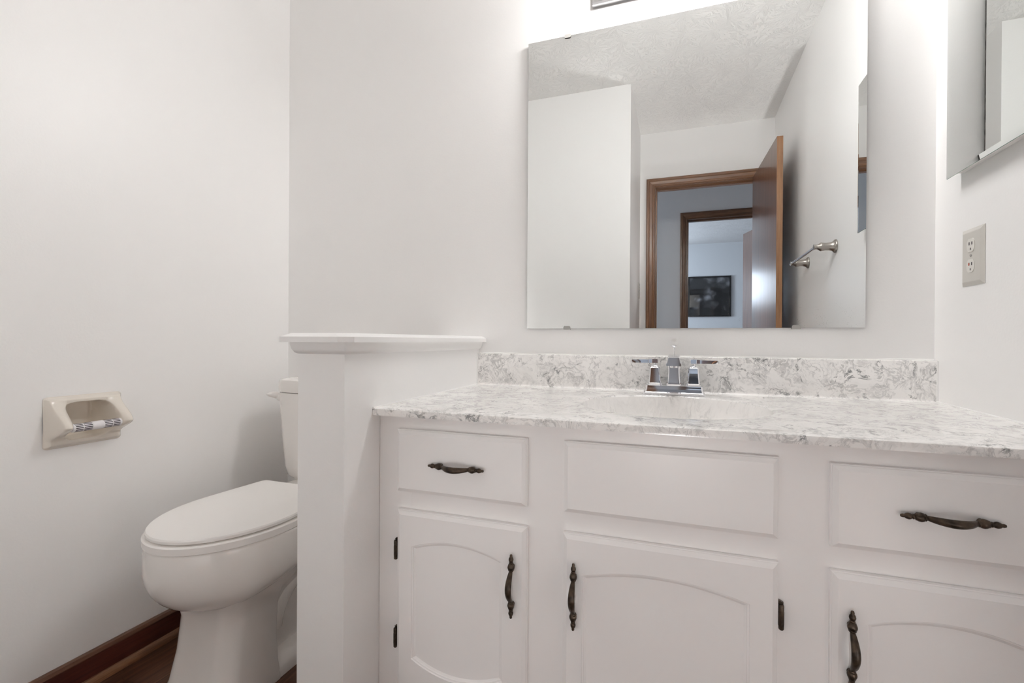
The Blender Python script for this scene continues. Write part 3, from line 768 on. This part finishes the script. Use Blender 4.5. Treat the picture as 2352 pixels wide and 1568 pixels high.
ring_bridge(bm, [col(z, hw, yf, yb_, .03) for z, hw, yf, yb_ in ((0, .066, -.50, -.13), (.10, .064, -.50, -.13), (.20, .070, -.50, -.14), (.30, .10, -.50, -.16), (.40, .13, -.45, -.16))], True, True, True)
ring_bridge(bm, [col(z, hw, yf, yb_, .03) for z, hw, yf, yb_ in ((0, .110, -.52, -.12), (.022, .110, -.52, -.12), (.040, .100, -.52, -.125), (.052, .075, -.52, -.13))], True, True, True)
tube(bm, [(TX+.052, -.30+.15*math.cos(a), .10+.13*math.sin(a)) for a in [PI*(.98-.06*i) for i in range(14)]], [.026]*14, 16)
box(bm, TX-.15, TX+.15, -.27, -.03, .36, .415, bev=.02, seg=3)   # tank shelf
obj('bowl', bm, PORC, to, True, angle=40)
def seat_ring(z, ins, yb_=-.286):
    yc, yf, rx_, bk, rc = -.500, -.726+ins, .174-ins, .155-ins, .016
    yb_ -= ins*.4; out = []
    for i in range(49):                        # round front
        a = PI*i/48; out.append((TX-rx_*math.cos(a), yc+(yf-yc)*math.sin(a), z))
    m_ = 12
    side = [(rx_-(rx_-bk)*(i/m_)**1.25, yc+(yb_-rc-yc)*i/m_) for i in range(1, m_+1)]
    arc = [(bk-rc+rc*math.cos(a), yb_-rc+rc*math.sin(a)) for a in [PI/2*i/6 for i in range(1, 7)]]
    back = side+arc
    return out + [(TX+x, y, z) for x, y in back] + [(TX-x, y, z) for x, y in reversed(back)]
bm = B(); ring_bridge(bm, [seat_ring(.4105, .004), seat_ring(.4125, .0005), seat_ring(.4275, .0), seat_ring(.4305, .003)], True, True, True)
st = obj('seat', bm, SEATM, to, True, angle=40)
for a in (-.9, -2.2, -.05, -3.1):
    x, y = TX+.143*math.cos(a), -.500+.198*math.sin(a); bm = B(); box(bm, x-.014, x+.014, y-.008, y+.008, .4300, .4350); obj('bumper', bm, SEATM, st)
bm = B(); ring_bridge(bm, [seat_ring(.4335, .009), seat_ring(.4345, .0070), seat_ring(.4405, .0065), seat_ring(.4440, .0090), seat_ring(.4458, .022), seat_ring(.4472, .07), seat_ring(.4478, .13)], True, True, True)
obj('lid', bm, SEATM, to, True, angle=40)
def tank_ring(z, hw, yf, bow, yb_=-.015, r_=.035, n=10):
    out = []; m_ = 14
    out.append((TX+hw, yb_, z)); out.append((TX-hw, yb_, z))
    yc = yf+bow
    for i in range(n+1):                       # left front corner
        a = PI + PI/2*i/n; out.append((TX-hw+r_+r_*math.cos(a), yc+r_+r_*math.sin(a), z))
    for i in range(1, m_):
        t = -1+2*i/m_; out.append((TX+(hw-r_)*t, yc-bow*(1-t*t), z))
    for i in range(n+1):
        a = 1.5*PI + PI/2*i/n; out.append((TX+hw-r_+r_*math.cos(a), yc+r_+r_*math.sin(a), z))
    return out
bm = B(); ring_bridge(bm, [tank_ring(z, hw, yf, .014) for z, hw, yf in ((.4155, .150, -.175), (.418, .166, -.188), (.430, .180, -.196), (.46, .188, -.200), (.56, .196, -.204), (.7095, .206, -.208))], True, True, True)
tk = obj('tank', bm, PORC, to, True, angle=40)
bm = B(); ring_bridge(bm, [tank_ring(z, hw, yf, .016, -.008, .045) for z, hw, yf in ((.7120, .208, -.211), (.7130, .2105, -.2135), (.745, .2105, -.2135), (.7525, .2085, -.2115), (.757, .202, -.205), (.7595, .185, -.19), (.7605, .12, -.15))], True, True, True)
obj('tank_lid', bm, PORC, to, True, angle=40)
bm = B()                                      # flush lever at the tank's left front corner
base = Vector((TX-.1955, -.166, .6925)); nr = Vector((-.93, -.36, 0)).normalized()
lathe(bm, [(.0135, .0020), (.0150, .003), (.0155, .008), (.0140, .016), (.0095, .021), (.0010, .0225)], base, nr, 24)
tube(bm, [base+nr*.010+Vector((0, 0, .003)), base+nr*.018+Vector((0, -.006, .006)), base+nr*.024+Vector((0, -.016, .009)), base+nr*.027+Vector((0, -.028, .011)), base+nr*.028+Vector((0, -.036, .012))], [.0120, .0115, .0095, .0065, .0015], 14)
obj('flush_lever', bm, SEATM, tk, True, angle=60)
bm = B(); lathe(bm, [(.012, .0), (.012, .0025)], base, nr, 20); obj('lever_stem', bm, SLOT, tk)

# ------------------------------------------------------------------ vanity light above the mirror
vl = thing('vanity_light', 'chrome bath light bar with globe bulbs above the wall mirror', 'light')
bm = B(); box(bm, .6170, 1.117, -.016, -.0005, 1.908, 2.026, bev=.002); obj('back_plate', bm, CHROME, vl, True)
for x in (.700, .867, 1.034):
    bm = B(); lathe(bm, [(.030, .0155), (.030, .020), (.020, .024), (.018, .040)], (x, 0, 1.967), (0, -1, 0), 24); s = obj('socket', bm, CHROME, vl, True)
    bm = B(); lathe(bm, [(.014, .038), (.018, .043)] + [(.042*math.sin(a), .083-.042*math.cos(a)) for a in [PI*(.16+.84*i/14) for i in range(15)]], (x, 0, 1.967), (0, -1, 0), 24)
    obj('globe_bulb', bm, GLOBE, s, True)

# ------------------------------------------------------------------ framed print in the bedroom
fp = thing('framed_picture', 'black framed dark floral print on the bedroom wall, seen in the mirror', 'picture')
px0, px1, pz0, pz1 = 1.004, 1.610, 1.270, 1.885
bm = B()
for a in ((px0, px1, BY, BY+.03, pz1-.022, pz1), (px0, px1, BY, BY+.03, pz0, pz0+.022), (px0, px0+.022, BY, BY+.03, pz0+.022, pz1-.022), (px1-.022, px1, BY, BY+.03, pz0+.022, pz1-.022)): box(bm, *a)
obj('frame', bm, BLACK, fp)
boxo('print', ART, fp, px0+.022, px1-.022, BY+.001, BY+.018, pz0+.022, pz1-.022)
